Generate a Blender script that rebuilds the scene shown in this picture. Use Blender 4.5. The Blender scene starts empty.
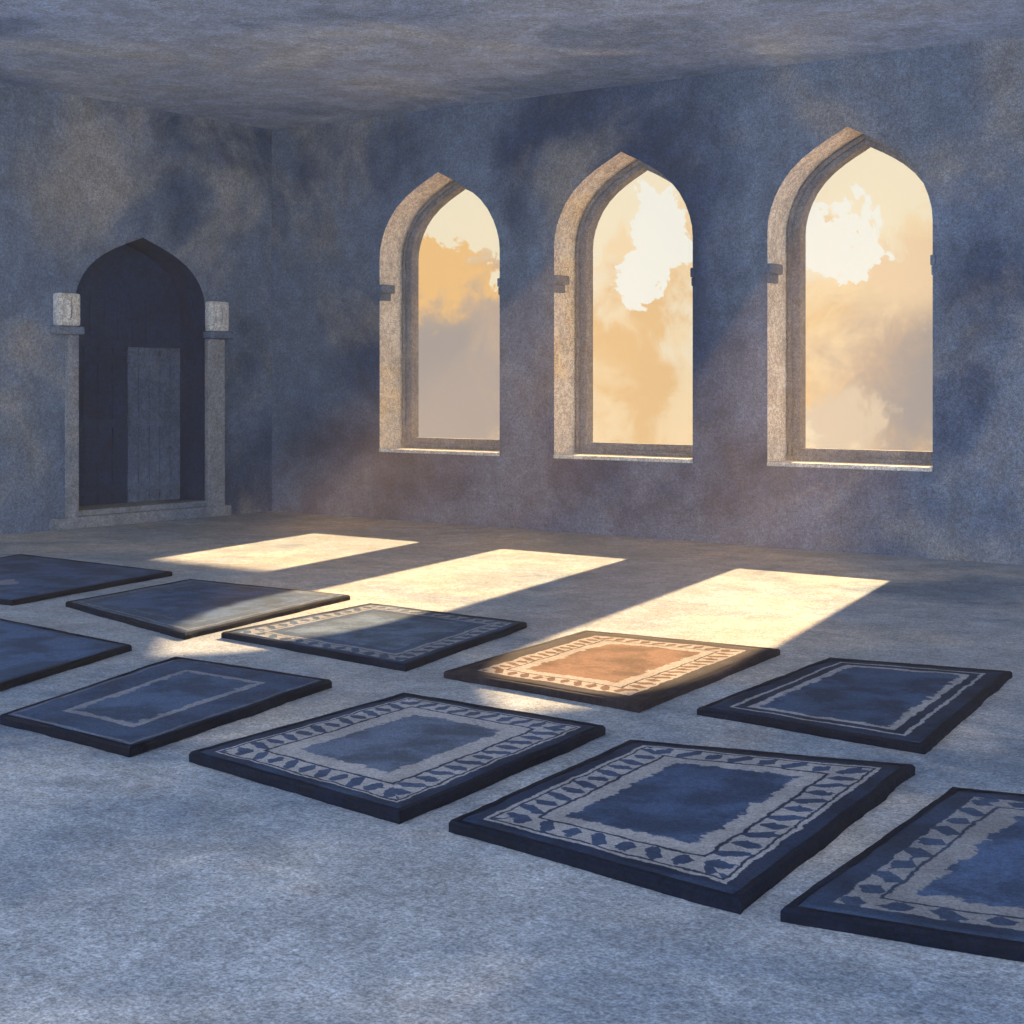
import bpy, bmesh, math, random
from mathutils import Vector, geometry, noise
random.seed(4)
scene = bpy.context.scene
C = scene.collection

# ------------------------------------------------------------------ world measures (metres)
EYE = 1.6
WX = -14.5          # left wall plane
WY = 13.65          # window wall plane
CZ = 4.82           # ceiling height
REVEAL = 0.42
THICK = 0.56
SUN_AZ, SUN_EL = math.radians(-13.0), math.radians(25)

# ------------------------------------------------------------------ helpers
def link(name, me, mats, parent=None):
    o = bpy.data.objects.new(name, me)
    C.objects.link(o)
    for m in (mats if isinstance(mats, (list, tuple)) else [mats]):
        me.materials.append(m)
    if parent: o.parent = parent
    return o

def from_bm(name, bm, mats, parent=None, smooth=False):
    bmesh.ops.recalc_face_normals(bm, faces=bm.faces)
    me = bpy.data.meshes.new(name)
    bm.to_mesh(me); bm.free()
    if smooth:
        for p in me.polygons: p.use_smooth = True
    return link(name, me, mats, parent)

def box(bm, x0, x1, y0, y1, z0, z1, mi=0, bev=0):
    vs = [bm.verts.new((x, y, z)) for x in (x0, x1) for y in (y0, y1) for z in (z0, z1)]
    fs = [(0,1,3,2),(4,6,7,5),(0,4,5,1),(2,3,7,6),(0,2,6,4),(1,5,7,3)]
    out = []
    for f in fs:
        fc = bm.faces.new([vs[i] for i in f]); fc.material_index = mi; out.append(fc)
    if bev:
        es = list({e for f in out for e in f.edges})
        bmesh.ops.bevel(bm, geom=es, offset=bev, segments=2, affect='EDGES', profile=.6)

def struct(o, label=None):
    o['kind'] = 'structure'
    if label: o['label'] = label
    return o

def tag(o, label, cat, group=None, kind=None):
    o['label'] = label; o['category'] = cat
    if group: o['group'] = group
    if kind: o['kind'] = kind

def empty(name, loc=(0,0,0)):
    o = bpy.data.objects.new(name, None); C.objects.link(o); o.location = loc
    o.empty_display_size = .2
    return o

# ------------------------------------------------------------------ node helpers
class NT:
    def __init__(s, nt): s.nt = nt; s.n = nt.nodes; s.l = nt.links
    def node(s, t, **k):
        nd = s.n.new(t)
        for a, b in k.items(): setattr(nd, a, b)
        return nd
    def put(s, sock, v):
        if isinstance(v, bpy.types.NodeSocket): s.l.new(v, sock)
        elif v is not None:
            if isinstance(v, (tuple, list)) and len(v) == 3 and sock.type == 'RGBA': v = (*v, 1)
            sock.default_value = v
    def math(s, op, a, b=None, c=None, clamp=False):
        nd = s.node('ShaderNodeMath', operation=op, use_clamp=clamp)
        s.put(nd.inputs[0], a); s.put(nd.inputs[1], b); s.put(nd.inputs[2], c)
        return nd.outputs[0]
    def mix(s, f, a, b, bt='MIX'):
        nd = s.node('ShaderNodeMix', data_type='RGBA', blend_type=bt)
        s.put(nd.inputs[0], f); s.put(nd.inputs[6], a); s.put(nd.inputs[7], b)
        return nd.outputs[2]
    def noise(s, vec, scale, detail=3, rough=.55, dist=0):
        nd = s.node('ShaderNodeTexNoise')
        s.put(nd.inputs['Vector'], vec); nd.inputs['Scale'].default_value = scale
        nd.inputs['Detail'].default_value = detail; nd.inputs['Roughness'].default_value = rough
        nd.inputs['Distortion'].default_value = dist
        return nd.outputs[0]
    def step(s, v, lo, hi, a=0., b=1.):
        nd = s.node('ShaderNodeMapRange', interpolation_type='SMOOTHSTEP')
        s.put(nd.inputs[0], v); s.put(nd.inputs[1], lo); s.put(nd.inputs[2], hi)
        s.put(nd.inputs[3], a); s.put(nd.inputs[4], b)
        return nd.outputs[0]
    def vec(s, op, a, b=None):
        nd = s.node('ShaderNodeVectorMath', operation=op)
        s.put(nd.inputs[0], a); s.put(nd.inputs[1], b)
        return nd.outputs[1] if op in ('LENGTH', 'DISTANCE', 'DOT_PRODUCT') else nd.outputs[0]

def new_mat(name):
    m = bpy.data.materials.new(name); m.use_nodes = True
    t = NT(m.node_tree)
    b = t.n['Principled BSDF']
    b.inputs['Roughness'].default_value = .95
    b.inputs['Specular IOR Level'].default_value = .12
    return m, t, b

def plaster(name, base, dark, tan, seed=0., tan_at=.56, dark_at=.52, scale=1., grain=.42, bump=.3):
    """mottled mineral wash: layered blooms with crisp drying edges and a fine grain"""
    m, t, b = new_mat(name)
    g = t.node('ShaderNodeNewGeometry')
    p = t.vec('ADD', g.outputs['Position'], (seed*7.3, seed*3.1, seed*5.7))
    n1 = t.noise(p, .33*scale, 5, .6, .4)
    n2 = t.noise(t.vec('ADD', p, (9, 4, 2)), .42*scale, 5, .62, .5)
    n3 = t.noise(p, 1.5*scale, 5, .65, .3)
    n4 = t.noise(p, 5*scale, 4, .7)
    col = t.mix(t.step(n1, dark_at-.07, dark_at+.12), base, dark)
    col = t.mix(t.step(n2, tan_at-.06, tan_at+.14), col, tan)
    # drying edges of the wash: thin steps
    e = t.step(n3, .50, .515, .93, 1.05)
    e2 = t.step(n1, .455, .462, .95, 1.04)
    k = t.math('MULTIPLY', e, e2)
    k = t.math('MULTIPLY', k, t.step(n4, .3, .7, .86, 1.14))
    fine = t.noise(g.outputs['Position'], 75, 2, .8)
    fine2 = t.noise(g.outputs['Position'], 26, 3, .8)
    k = t.math('MULTIPLY', k, t.step(fine, .25, .75, 1-grain, 1+grain))
    k = t.math('MULTIPLY', k, t.step(fine2, .25, .75, 1-grain*.7, 1+grain*.7))
    nd = t.node('ShaderNodeCombineColor')
    for i in range(3): t.put(nd.inputs[i], k)
    col = t.mix(1., col, nd.outputs[0], 'MULTIPLY')
    t.put(b.inputs['Base Color'], col)
    bp = t.node('ShaderNodeBump'); bp.inputs['Strength'].default_value = bump; bp.inputs['Distance'].default_value = .02
    t.put(bp.inputs['Height'], t.math('ADD', fine2, n4)); t.put(b.inputs['Normal'], bp.outputs[0])
    return m

M = {}
M['wall'] = plaster('blue_plaster', (.185,.235,.325), (.052,.085,.165), (.33,.305,.30), 0., dark_at=.50)
M['wall_left'] = plaster('blue_plaster_left', (.195,.25,.345), (.055,.095,.18), (.39,.37,.36), 2.2, tan_at=.53, dark_at=.50)
M['ceiling'] = plaster('ceiling_plaster', (.43,.52,.70), (.23,.32,.50), (.58,.63,.70), 5.)
M['floor'] = plaster('stone_floor', (.385,.415,.445), (.185,.24,.31), (.55,.51,.465), 8., scale=1.2, dark_at=.55, tan_at=.51)
M['stone'] = plaster('pale_stone', (.80,.74,.66), (.62,.60,.58), (.88,.76,.58), 3., scale=2)
M['jamb'] = plaster('sun_toned_reveal', (.84,.75,.64), (.68,.62,.57), (.92,.73,.48), 6., scale=2)  # pale warm colour stands in for sunlight on the reveals
M['frame'] = plaster('window_frame_stone', (.27,.27,.29), (.2,.21,.25), (.36,.32,.29), 1., scale=2)
M['outer'] = plaster('courtyard_ground', (.35,.28,.22), (.25,.22,.20), (.42,.33,.24), 4.)
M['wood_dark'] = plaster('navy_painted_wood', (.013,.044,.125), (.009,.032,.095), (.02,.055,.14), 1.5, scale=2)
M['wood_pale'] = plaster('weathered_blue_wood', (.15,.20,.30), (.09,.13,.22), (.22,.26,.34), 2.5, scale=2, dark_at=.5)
M['pilaster'] = plaster('grey_stone', (.34,.34,.36), (.22,.25,.31), (.42,.40,.38), 3.5, scale=2)
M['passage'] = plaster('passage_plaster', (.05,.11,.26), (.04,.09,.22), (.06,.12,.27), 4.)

# ------------------------------------------------------------------ wall with arched openings
PROF = [(1,0),(.99,.12),(.955,.25),(.90,.38),(.815,.52),(.70,.65),(.55,.77),(.395,.865),(.24,.945),(.10,1.01),(0,1.06)]
def arch(c, hw, z0, zs, za):
    """closed outline: centre, half width, bottom, springing, apex (u, z)"""
    r = (za-zs)/1.06
    right = [(c+hw*a, zs+r*b) for a, b in PROF]
    left = [(c-hw*a, zs+r*b) for a, b in reversed(PROF[:-1])]
    return [(c-hw, z0), (c+hw, z0)] + right + left

def prism_ring(bm, outer, inner, d0, d1, axis, mi=0):
    """panel between outer outline and inner holes, from depth d0 to d1; axis 'y' or 'x'"""
    def P(u, z, d): return (u, d, z) if axis == 'y' else (d, u, z)
    loops = [outer] + inner
    pts = [Vector((u, z, 0)) for lp in loops for u, z in lp]
    tris = geometry.tessellate_polygon([[Vector((u, z, 0)) for u, z in lp] for lp in loops])
    F = [bm.verts.new(P(p.x, p.y, d0)) for p in pts]
    B = [bm.verts.new(P(p.x, p.y, d1)) for p in pts]
    for t in tris:
        try:
            bm.faces.new([F[i] for i in t]).material_index = 0
            bm.faces.new([B[i] for i in reversed(t)]).material_index = 0
        except ValueError: pass
    k = 0
    for li, lp in enumerate(loops):
        n = len(lp)
        for i in range(n):
            a, b = k+i, k+(i+1) % n
            f = bm.faces.new((F[a], F[b], B[b], B[a])); f.material_index = mi if li else 0
        k += n

WIN = [(-11.725,.915), (-9.17,.88), (-6.575,.855)]
Z0, ZS, ZA = .80, 3.12, 4.07
holes = [arch(c, hw, Z0, ZS, ZA) for c, hw in WIN]
bm = bmesh.new()
prism_ring(bm, [(WX-.6,-.2),(2.5,-.2),(2.5,CZ+.3),(WX-.6,CZ+.3)], holes, WY, WY+THICK, 'y', 1)
struct(from_bm('wall_back', bm, [M['wall'], M['jamb']]), 'blue washed plaster wall pierced by three pointed windows')

# door opening in the left wall
DC, DHW, DZ0, DZS, DZA = 11.61, .94, .19, 2.55, 3.32
dh = arch(DC, DHW, DZ0, DZS, DZA)
bm = bmesh.new()
prism_ring(bm, [(4.5,-.2),(WY,-.2),(WY,CZ+.3),(4.5,CZ+.3)], [dh], WX, WX-.6, 'x', 1)
struct(from_bm('wall_left', bm, [M['wall_left'], M['wood_dark']]), 'blue washed plaster wall holding the dark arched doorway')

bm = bmesh.new(); box(bm, WX-.6, 3.5, -4.5, WY+THICK, -.25, 0)
struct(from_bm('floor', bm, M['floor']), 'grey blue washed stone floor')
bm = bmesh.new()
v = [bm.verts.new(p) for p in [(WX,-.5,CZ+.02),(2.5,-.5,CZ-.22),(2.5,WY,CZ-.22),(WX,WY,CZ+.02),(WX,-.5,CZ+.32),(2.5,-.5,CZ+.3),(2.5,WY,CZ+.3),(WX,WY,CZ+.32)]]
for f in [(0,1,2,3),(4,5,6,7),(0,1,5,4),(1,2,6,5),(2,3,7,6),(3,0,4,7)]: bm.faces.new([v[i] for i in f])
struct(from_bm('ceiling', bm, M['ceiling']), 'dusky blue plaster ceiling')

# ------------------------------------------------------------------ windows
def place(n):
    return ['leftmost', 'middle', 'rightmost'][n]
for i, (c, hw) in enumerate(WIN):
    w = empty('window_%d' % (i+1), (c, WY, Z0))
    struct(w, 'pointed arch window, the %s of three, open to the amber sky' % place(i))
    def fit(o): o.location = (-c, -WY, -Z0); return o
    # set-back stone frame
    bm = bmesh.new()
    bt = .135
    prism_ring(bm, arch(c, hw, Z0+.02, ZS, ZA), [arch(c, hw-bt, Z0+.165, ZS, ZA-.125)], WY+REVEAL, WY+THICK-.01, 'y', 0)
    fit(from_bm('window_frame', bm, M['frame'], w))
    # rebate bead round the frame
    bm = bmesh.new()
    prism_ring(bm, arch(c, hw-.015, Z0+.04, ZS, ZA-.02), [arch(c, hw-.055, Z0+.085, ZS, ZA-.065)], WY+REVEAL-.035, WY+REVEAL, 'y', 0)
    fit(from_bm('bead', bm, M['frame'], w))
    # pale sill
    bm = bmesh.new(); box(bm, c-hw+.002, c+hw-.002, WY-.02, WY+REVEAL, Z0+.0, Z0+.04, 0, .008)
    fit(from_bm('sill', bm, M['stone'], w))
    # imposts where the arch springs
    for s in (-1, 1):
        bm = bmesh.new()
        x = c+s*hw
        xa, xb = sorted((x+s*.03, x-(s*.07 if s < 0 else .015)))
        box(bm, xa, xb, WY-.03, WY+.20, 2.70, 2.80, 0, .015)
        xa, xb = sorted((x+s*.02, x-(s*.035 if s < 0 else .008)))
        box(bm, xa, xb, WY-.02, WY+.17, 2.61, 2.70, 0, .015)
        fit(from_bm('impost', bm, M['wall'], w))

# ------------------------------------------------------------------ doorway
d = empty('door_1', (WX, DC, 0)); struct(d, 'dark arched doorway with pale imposts in the left wall')
def fitd(o): o.location = (-WX, -DC, 0); return o
for s in (-1, 1):
    bm = bmesh.new()
    a, b = sorted((DC+s*DHW, DC+s*(DHW+.20+.06*s)))
    box(bm, WX-.02, WX+.07, a, b, .0, 2.16, 0, .012)
    fitd(from_bm('pilaster', bm, M['pilaster'], d))
    bm = bmesh.new()
    a, b = sorted((DC+s*(DHW-.02), DC+s*(DHW+.34)))
    box(bm, WX-.02, WX+.15, a, b, 2.16, 2.25, 0, .02)
    fitd(from_bm('impost_ledge', bm, M['wall_left'], d))
    bm = bmesh.new()
    a, b = sorted((DC+s*(DHW), DC+s*(DHW+.30)))
    box(bm, WX-.02, WX+.11, a, b, 2.25, 2.62, 0, .04)
    # carved leaf on the block
    yc = DC+s*(DHW+.15)
    for k in (-1, 1):
        vs = [bm.verts.new((WX+.112+.02*math.sin(math.pi*j/6), yc+k*(.02+.07*math.sin(math.pi*j/6)), 2.31+.26*j/6)) for j in range(7)]
        ws = [bm.verts.new((WX+.112+.03*math.sin(math.pi*j/6), yc+k*.012, 2.31+.26*j/6)) for j in range(7)]
        for j in range(6): bm.faces.new((vs[j], vs[j+1], ws[j+1], ws[j]))
    fitd(from_bm('impost_block', bm, M['stone'], d))
bm = bmesh.new(); box(bm, WX-.6, WX+.10, DC-1.28, DC+1.28, 0, .13, 0, .015)
box(bm, WX-.55, WX+.02, DC-DHW+.003, DC+DHW-.003, .13, .195, 0, .01)
fitd(from_bm('threshold', bm, M['pilaster'], d))
# fanlight panel of boards above the leaves
DX = WX-.44
bm = bmesh.new()
prism_ring(bm, [(u, z) for u, z in arch(DC, DHW-.004, 2.12, DZS, DZA-.01)], [], DX, DX-.06, 'x')
box(bm, DX, DX+.05, DC-DHW+.01, DC+DHW-.01, 2.05, 2.13)
for k in range(-4, 5): box(bm, DX, DX+.008, DC+k*.2-.008, DC+k*.2+.008, 2.13, 2.62)
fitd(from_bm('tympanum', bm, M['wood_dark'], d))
# closed right leaf (pale, weathered) and closed left leaf, its navy standing in for a dark opening
def leaf(mat, hinge_y, sgn, ang, W):
    bm = bmesh.new()
    for k in range(5):
        box(bm, -.045, 0, sgn*(k*W/5+.004), sgn*((k+1)*W/5-.004), .2, 2.06, 0, .004)
    for z in (.32, 1.1, 1.85): box(bm, 0, .018, sgn*.02, sgn*(W-.02), z, z+.1, 0, .004)
    o = from_bm('door_leaf', bm, mat, d)
    o.location = (DX-WX, hinge_y-DC, 0); o.rotation_euler = (0, 0, ang)
    return o
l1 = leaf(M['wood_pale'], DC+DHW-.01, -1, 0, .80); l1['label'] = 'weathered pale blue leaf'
l2 = leaf(M['wood_dark'], DC-DHW+.01, 1, 0, 1.05); l2['label'] = 'closed leaf, navy in place of the dark opening'
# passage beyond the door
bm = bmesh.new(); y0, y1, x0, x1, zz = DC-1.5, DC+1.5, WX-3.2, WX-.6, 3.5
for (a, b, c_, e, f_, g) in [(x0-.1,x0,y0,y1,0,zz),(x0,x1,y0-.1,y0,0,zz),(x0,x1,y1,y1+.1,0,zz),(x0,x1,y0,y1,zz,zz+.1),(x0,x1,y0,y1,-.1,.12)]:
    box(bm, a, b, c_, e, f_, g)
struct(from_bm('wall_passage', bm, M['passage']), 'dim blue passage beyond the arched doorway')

# ------------------------------------------------------------------ outside
bm = bmesh.new()
v = [bm.verts.new(p) for p in [(-30,WY+THICK,-.3),(14,WY+THICK,-.3),(14,WY+13,-.3),(-30,WY+13,-.3)]]
bm.faces.new(v)
struct(from_bm('floor_terrace', bm, M['outer']), 'terrace below the windows outside, bright mist beyond it')

# unseen slab added above the line of sight to shorten the leftmost sun patch
bm = bmesh.new(); box(bm, WX-1, -11.3, WY+THICK, WY+THICK+5.2, 4.86, 4.98)
struct(from_bm('sun_blocker_1', bm, M['wall']), 'added sun-blocking slab outside the leftmost window, out of view')

# ------------------------------------------------------------------ rugs
def rug_material(name, W, L, c_edge, c_light, c_field, c_motif, rings, period=.1, glow=None, medallion=None):
    """rings: list of (width, kind) from the edge inwards; kind in dark, light, motif, line"""
    if c_field[2] > c_field[0]:
        c_edge, c_field, c_motif = [tuple(x*k*j for x, j in zip(c, (.95, 1.05, 1.08))) for c, k in ((c_edge, 1.3), (c_field, 1.45), (c_motif, 1.3))]
    m, t, b = new_mat(name)
    b.inputs['Roughness'].default_value = 1.
    uv = t.node('ShaderNodeUVMap'); uv.uv_map = 'UVMap'
    g = t.node('ShaderNodeNewGeometry')
    pos = g.outputs['Position']
    w1 = t.noise(pos, 9, 3, .6); w2 = t.noise(t.vec('ADD', pos, (5,5,5)), 38, 2, .7)
    sp = t.node('ShaderNodeSeparateXYZ'); t.put(sp.inputs[0], uv.outputs[0])
    u, v = sp.outputs[0], sp.outputs[1]
    du = t.math('MINIMUM', u, t.math('SUBTRACT', W, u))
    dv = t.math('MINIMUM', v, t.math('SUBTRACT', L, v))
    dd = t.math('MINIMUM', du, dv)
    wob = t.math('ADD', t.math('MULTIPLY', t.math('SUBTRACT', w1, .5), .045), t.math('MULTIPLY', t.math('SUBTRACT', w2, .5), .014))
    dw = t.math('ADD', dd, wob)
    along = t.mix(t.math('GREATER_THAN', du, dv), v, u)     # coordinate running along the nearest edge
    sa = t.node('ShaderNodeSeparateColor'); t.put(sa.inputs[0], along); al = sa.outputs[0]
    # wash variation inside each colour
    n = t.noise(pos, 3.5, 4, .6, .3)
    def wash(c, k=.35):
        lo = tuple(x*(1-k) for x in c); hi = tuple(min(1, x*(1+k)) for x in c)
        return t.mix(t.step(n, .38, .62), lo, hi)
    edge, light, field, mot = wash(c_edge, .25), wash(c_light, .12), wash(c_field, .3), wash(c_motif, .2)
    col = edge; x = 0.
    for wd, kind in rings:
        if kind == 'light': nxt = light
        elif kind in ('dark', 'line'): nxt = edge
        elif kind == 'mid': nxt = mot
        elif kind == 'faint': nxt = t.mix(.45, edge, light)
        elif kind == 'motif':
            # alternating leaf shapes: blob by product of along-wave and cross-wave
            ph = t.math('MULTIPLY', al, 2*math.pi/period)
            cr = t.math('MULTIPLY', t.math('SUBTRACT', dw, x+wd/2), 2/wd)      # -1..1 across the band
            sw = t.math('MULTIPLY', t.math('SINE', t.math('MULTIPLY', ph, .5)), .32)
            cr2 = t.math('ABSOLUTE', t.math('SUBTRACT', cr, sw))
            bl = t.math('SUBTRACT', t.math('COSINE', t.math('ADD', ph, t.math('MULTIPLY', cr, .9))), t.math('MULTIPLY', cr2, 1.75))
            bl = t.math('ADD', bl, t.math('MULTIPLY', t.math('SUBTRACT', w2, .5), 1.8))
            bl = t.math('ADD', bl, t.math('MULTIPLY', t.math('SUBTRACT', w1, .5), 1.2))
            nxt = t.mix(t.step(bl, -.78, -.66), light, mot)
        elif kind == 'field': nxt = field
        else: nxt = edge
        col = t.mix(t.step(dw, x-.003, x+.003), col, nxt) if x > 0 else nxt
        x += wd
    w3 = t.noise(t.vec('ADD', pos, (2,8,1)), 13, 4, .65)
    dc = t.math('ADD', dw, t.math('MULTIPLY', t.math('SUBTRACT', w3, .5), .13))
    col = t.mix(t.step(dc, x-.008, x+.003), col, field)
    if medallion:
        cx, cy, ra = medallion
        dx = t.math('DIVIDE', t.math('SUBTRACT', u, cx), ra); dy = t.math('DIVIDE', t.math('SUBTRACT', v, cy), ra)
        r_ = t.math('ADD', t.math('ADD', t.math('ABSOLUTE', dx), t.math('ABSOLUTE', dy)), t.math('MULTIPLY', t.math('SUBTRACT', w1, .5), 1.2))
        col = t.mix(t.step(r_, .95, 1.02), light, col)
    fine = t.noise(pos, 110, 2, .8); fine2 = t.noise(pos, 42, 3, .8)
    k = t.math('MULTIPLY', t.step(fine, .25, .75, .72, 1.28), t.step(fine2, .25, .75, .78, 1.22))
    cc = t.node('ShaderNodeCombineColor')
    for i in range(3): t.put(cc.inputs[i], k)
    col = t.mix(1., col, cc.outputs[0], 'MULTIPLY')
    t.put(b.inputs['Base Color'], col)
    bp = t.node('ShaderNodeBump'); bp.inputs['Strength'].default_value = .4; bp.inputs['Distance'].default_value = .01
    t.put(bp.inputs['Height'], fine2); t.put(b.inputs['Normal'], bp.outputs[0])
    return m

def binding_material(name, c):
    return plaster(name, c, tuple(x*.7 for x in c), tuple(min(1, x*1.35) for x in c), 1., scale=5, grain=.3)

def rug(q, h, mat_args, bind, label, wav=.012):
    P = [Vector((x, y)) for x, y in q]
    cen = sum(P, Vector((0, 0)))/4
    W = ((P[3]-P[0]).length+(P[2]-P[1]).length)/2       # u: from 0 to 3
    L = ((P[1]-P[0]).length+(P[2]-P[3]).length)/2       # v: from 0 to 1
    root = empty('prayer_rug', (cen.x, cen.y, 0))
    tag(root, label, 'rug', 'prayer rugs laid in rows on the floor')
    sd = random.uniform(0, 50)
    def at(a, b):
        p = P[0].lerp(P[3], a).lerp(P[1].lerp(P[2], a), b)
        e = max(0, 1-min(a, 1-a, b, 1-b)*8)
        nx = noise.noise(Vector((p.x*3+sd, p.y*3, 0)))*wav+noise.noise(Vector((p.x*14+sd, p.y*14, 3)))*wav*.5
        ny = noise.noise(Vector((p.x*3, p.y*3+sd, 7)))*wav+noise.noise(Vector((p.x*14, p.y*14+sd, 5)))*wav*.5
        return p-cen+Vector((nx, ny))*e
    N = 40
    bw = .035
    # pile
    bm = bmesh.new(); uvl = bm.loops.layers.uv.new('UVMap')
    ia, ib = bw/W, bw/L
    def hz(a, b, p): return h+.004*noise.noise(Vector((p.x*4+sd, p.y*4, 1)))-.002*(max(0, 1-min(a, 1-a)*30)+max(0, 1-min(b, 1-b)*30))*.5
    G = []
    for i in range(N+1):
        row = []
        for j in range(N+1):
            a, b = ia+(1-2*ia)*i/N, ib+(1-2*ib)*j/N
            p = at(a, b); row.append((bm.verts.new((p.x, p.y, hz(i/N, j/N, p))), (a*W, b*L)))
        G.append(row)
    for i in range(N):
        for j in range(N):
            cs = [G[i][j], G[i+1][j], G[i+1][j+1], G[i][j+1]]
            f = bm.faces.new([c[0] for c in cs]); f.smooth = True
            for lp, c in zip(f.loops, cs): lp[uvl].uv = c[1]
    rim = [G[i][0] for i in range(N)]+[G[N][j] for j in range(N)]+[G[i][N] for i in range(N, 0, -1)]+[G[0][j] for j in range(N, 0, -1)]
    low = [bm.verts.new((r_[0].co.x, r_[0].co.y, .004)) for r_ in rim]
    for i in range(len(rim)):
        k = (i+1) % len(rim)
        f = bm.faces.new((rim[i][0], low[i], low[k], rim[k][0]))
        for lp in f.loops: lp[uvl].uv = rim[i][1]
    fl = bm.faces.new(low)
    for lp in fl.loops: lp[uvl].uv = (.01, .01)
    mat = rug_material('rug_pile', W, L, *mat_args)
    from_bm('pile', bm, mat, root)
    # bound edge, its dark tone also carrying the shade of the sides
    bm = bmesh.new()
    ab = [(i/N, 0) for i in range(N)]+[(1, j/N) for j in range(N)]+[(i/N, 1) for i in range(N, 0, -1)]+[(0, j/N) for j in range(N, 0, -1)]
    loops = []
    for a, b in ab:
        po = at(a, b); pi = at(min(max(a, ia), 1-ia), min(max(b, ib), 1-ib))
        pm = po.lerp(pi, .25)
        loops.append([bm.verts.new((po.x, po.y, .001)), bm.verts.new((po.x, po.y, h*.75)), bm.verts.new((pm.x, pm.y, h+.001)),
                      bm.verts.new((pi.x, pi.y, h)), bm.verts.new((pi.x, pi.y, .001))])
    n = len(loops)
    for i in range(n):
        A, B = loops[i], loops[(i+1) % n]
        for k in range(5): bm.faces.new((A[k], B[k], B[(k+1) % 5], A[(k+1) % 5]))
    from_bm('bound_edge', bm, bind, root)
    return root

NAVY = (.026,.042,.085); BLUE = (.060,.090,.150); PALE = (.36,.36,.37); MOT = (.035,.055,.105); BIND = (.007,.012,.027)
b_navy = binding_material('navy_shaded_binding', BIND)  # binding near black: shade on the rug sides is put into its colour
b_brown = binding_material('brown_shaded_binding', (.035,.028,.035))
full = [(.10,'dark'),(.018,'light'),(.012,'line'),(.125,'motif'),(.016,'line'),(.085,'light')]
rug([(-3.585,4.24),(-3.774,5.688),(-2.604,6.033),(-2.333,4.114)], .044,
    ((.016,.026,.052), PALE, (.036,.056,.105), MOT, full, .115), b_navy,
    'large navy rug with a leafy border in the front row, second from the right')
rug([(-5.127,4.344),(-5.253,5.861),(-4.015,5.854),(-3.785,4.196)], .044,
    ((.022,.034,.064), (.42,.41,.41), (.085,.10,.14), (.05,.072,.125), [(.09,'dark'),(.012,'light'),(.012,'line'),(.13,'motif'),(.016,'line'),(.11,'light')], .10), b_navy,
    'blue rug with ragged slate centre and leafy border, middle of the front row')
rug([(-2.208,4.134),(-2.346,5.786),(-1.303,6.049),(-1.177,4.323)], .044,
    ((.024,.037,.068), (.24,.25,.27), (.04,.062,.115), (.035,.055,.10), [(.12,'dark'),(.10,'motif'),(.014,'line'),(.09,'light')], .15), b_navy,
    'dark blue rug cut off by the right side of the picture, in the front row')
rug([(-6.402,4.286),(-6.994,5.831),(-5.78,5.873),(-5.379,4.238)], .044,
    ((.035,.052,.09), (.26,.27,.30), (.052,.075,.125), (.045,.064,.11), [(.05,'mid'),(.016,'faint'),(.20,'mid'),(.05,'light')], .1), b_navy,
    'muted blue rug with one plain pale border line, front row at the left')
rug([(-3.911,6.48),(-4.035,8.131),(-3.048,8.355),(-2.71,6.385)], .038,
    ((.018,.029,.056), (.36,.36,.37), (.036,.056,.10), (.04,.06,.11), [(.12,'dark'),(.02,'light'),(.05,'dark'),(.045,'light')], .1), b_navy,
    'navy rug with two thin pale outlines, right of the brown rug')
rug([(-5.499,6.446),(-5.703,8.079),(-4.392,8.222),(-4.154,6.348)], .038,
    ((.050,.040,.044), (.36,.31,.27), (.19,.105,.07), (.13,.07,.052), [(.15,'dark'),(.014,'light'),(.11,'motif'),(.014,'line'),(.075,'light')], .09), b_brown,
    'rust brown rug half in the band of sunlight, middle row')
rug([(-7.471,6.606),(-7.629,8.137),(-6.194,8.112),(-5.781,6.45)], .038,
    ((.036,.058,.10), (.30,.30,.31), (.085,.11,.155), (.05,.075,.125), [(.08,'dark'),(.10,'motif'),(.012,'line'),(.03,'light'),(.08,'mid')], .12), b_navy,
    'blue rug with a speckled border, directly left of the brown rug')
rug([(-9.407,6.833),(-9.721,8.258),(-8.04,8.359),(-7.595,6.411)], .038,
    ((.055,.078,.125), (.20,.22,.25), (.05,.076,.13), (.06,.085,.135), [(.04,'dark'),(.02,'faint'),(.03,'dark'),(.02,'light'),(.12,'mid'),(.02,'faint')], .1), b_navy,
    'dusky blue rug with faint thin outlines, second from left in the middle row')
rug([(-11.51,6.368),(-12.409,8.519),(-10.226,8.493),(-9.752,6.628)], .038,
    ((.040,.062,.115), (.22,.24,.28), (.045,.07,.125), (.045,.07,.125), [(.1,'mid')], .1, None, (1.12,.72,.2)), b_navy,
    'plain dark rug with a small pale patch at the far left edge')
rug([(-8.948,4.461),(-9.092,6.087),(-7.533,5.95),(-6.911,4.289)], .038,
    ((.045,.068,.12), (.2,.22,.26), (.050,.075,.13), (.05,.075,.13), [(.1,'mid')], .1), b_navy,
    'plain navy rug with no border, cut off at the left edge')

# ------------------------------------------------------------------ dust in the air
HAZE = True
if HAZE:
    bm = bmesh.new(); box(bm, WX+.01, 2.4, 2.0, WY-.01, .07, CZ-.25)
    m = bpy.data.materials.new('dusty_air'); m.use_nodes = True
    t = NT(m.node_tree); t.n.clear()
    out = t.node('ShaderNodeOutputMaterial'); sc_ = t.node('ShaderNodeVolumeScatter')
    sc_.inputs['Color'].default_value = (1, .76, .48, 1); sc_.inputs['Density'].default_value = .0105
    sc_.inputs['Anisotropy'].default_value = .25
    t.l.new(sc_.outputs[0], out.inputs['Volume'])
    hz_ = from_bm('dust_haze', bm, m); tag(hz_, 'thin dusty air glowing where the sunbeams cross the room', 'dust', kind='stuff')

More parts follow.
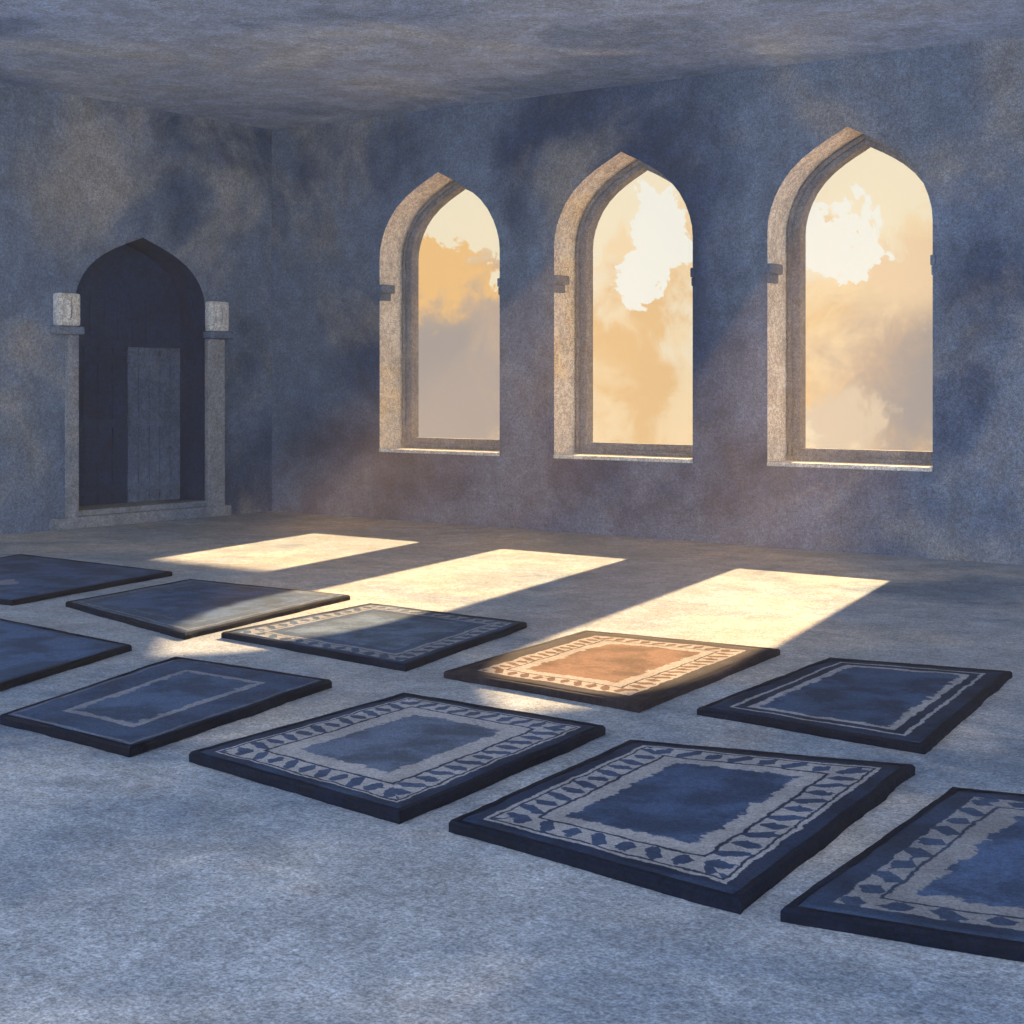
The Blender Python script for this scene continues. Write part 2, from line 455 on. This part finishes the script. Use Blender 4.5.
# ------------------------------------------------------------------ sky
wd = bpy.data.worlds.new('dusk_sky'); scene.world = wd; wd.use_nodes = True
t = NT(wd.node_tree); t.n.clear()
tc = t.node('ShaderNodeTexCoord'); dirv = t.vec('NORMALIZE', tc.outputs['Generated'])
sd_ = (math.sin(SUN_AZ)*math.cos(SUN_EL), math.cos(SUN_AZ)*math.cos(SUN_EL), math.sin(SUN_EL))
sp = t.node('ShaderNodeSeparateXYZ'); t.put(sp.inputs[0], dirv)
warmth = t.step(sp.outputs[1], .02, .30)                        # amber half of the sky lies beyond the windows
n1 = t.noise(t.vec('MULTIPLY', dirv, (1, 1, 1.2)), 9, 5, .6, .6)
n2 = t.noise(t.vec('ADD', dirv, (3, 1, 2)), 16, 5, .6, .5)
alt = sp.outputs[2]
MAUVE, GREY, PEACH, CREAM, WHITE = (.56,.40,.30), (.46,.38,.33), (.95,.68,.42), (1.0,.84,.58), (1.0,.94,.80)
BANKS = [((-.648,.760,.020), .075, .02, (.62,.45,.33)), ((-.648,.760,-.005), .050, .02, GREY),
         ((-.650,.757,.085), .035, .012, (.97,.58,.24)), ((-.620,.772,.118), .036, .002, CREAM),
         ((-.560,.828,.135), .050, .010, CREAM), ((-.535,.840,.100), .026, .0016, WHITE), ((-.546,.835,.074), .017, .0016, WHITE), ((-.575,.815,.082), .012, .0016, CREAM),
         ((-.395,.919,.005), .055, .025, (.66,.47,.33)), ((-.38,.924,.0), .040, .022, GREY), ((-.44,.897,-.022), .022, .008, (.80,.62,.44)), ((-.40,.913,.075), .030, .014, PEACH),
         ((-.415,.903,.135), .050, .010, CREAM), ((-.435,.8959,.088), .026, .0016, WHITE)]
n3 = t.noise(dirv, 42, 4, .65, .4)
rag = t.math('ADD', t.math('MULTIPLY', t.math('SUBTRACT', n3, .5), .075), t.math('MULTIPLY', t.math('SUBTRACT', n2, .5), .05))
def bank(d, r, soft=.0016, stretch=(1, 1, 1)):
    """a cloud bank round one direction of the sky, with a ragged rim"""
    v = t.vec('MULTIPLY', t.vec('SUBTRACT', dirv, d), stretch)
    return t.step(t.math('ADD', t.vec('LENGTH', v), rag), r-soft, r+soft, 1., 0.)
warm = t.mix(t.step(n2, .42, .6), (.90,.57,.27), (1.0,.74,.44))
warm = t.mix(t.step(n1, .50, .60), warm, (.98,.80,.55))
for d, r_, sf, c_ in BANKS:
    warm = t.mix(bank(d, r_, sf), warm, c_)
blue = t.mix(t.step(alt, -.1, .7), (2.15,2.42,2.78), (1.2,1.4,1.9))
col = t.mix(warmth, blue, warm)
bg = t.node('ShaderNodeBackground'); t.put(bg.inputs[0], col); bg.inputs[1].default_value = 1.0
out = t.node('ShaderNodeOutputWorld'); t.l.new(bg.outputs[0], out.inputs[0])

# ------------------------------------------------------------------ sun
sl = bpy.data.lights.new('low_sun', 'SUN'); sl.energy = 18.; sl.color = (1., .67, .34); sl.angle = math.radians(.9)
so = bpy.data.objects.new('low_sun', sl); C.objects.link(so)
so.rotation_euler = Vector(sd_).to_track_quat('Z', 'Y').to_euler(); so.location = (-14, 30, 16)

# ------------------------------------------------------------------ camera
cd = bpy.data.cameras.new('camera'); cam = bpy.data.objects.new('camera', cd); C.objects.link(cam)
cam.location = (0, 0, EYE); cam.rotation_euler = (math.pi/2, 0, math.radians(37.9186))
cd.sensor_width = 36; cd.lens = 36*1550/1024; cd.shift_y = -127/1024; cd.clip_end = 2000
scene.camera = cam
scene.view_settings.view_transform = 'Standard'; scene.view_settings.look = 'None'
scene.view_settings.exposure = 0; scene.view_settings.gamma = 1
scene.view_settings.use_curve_mapping = False
scene.cycles.use_denoising = True
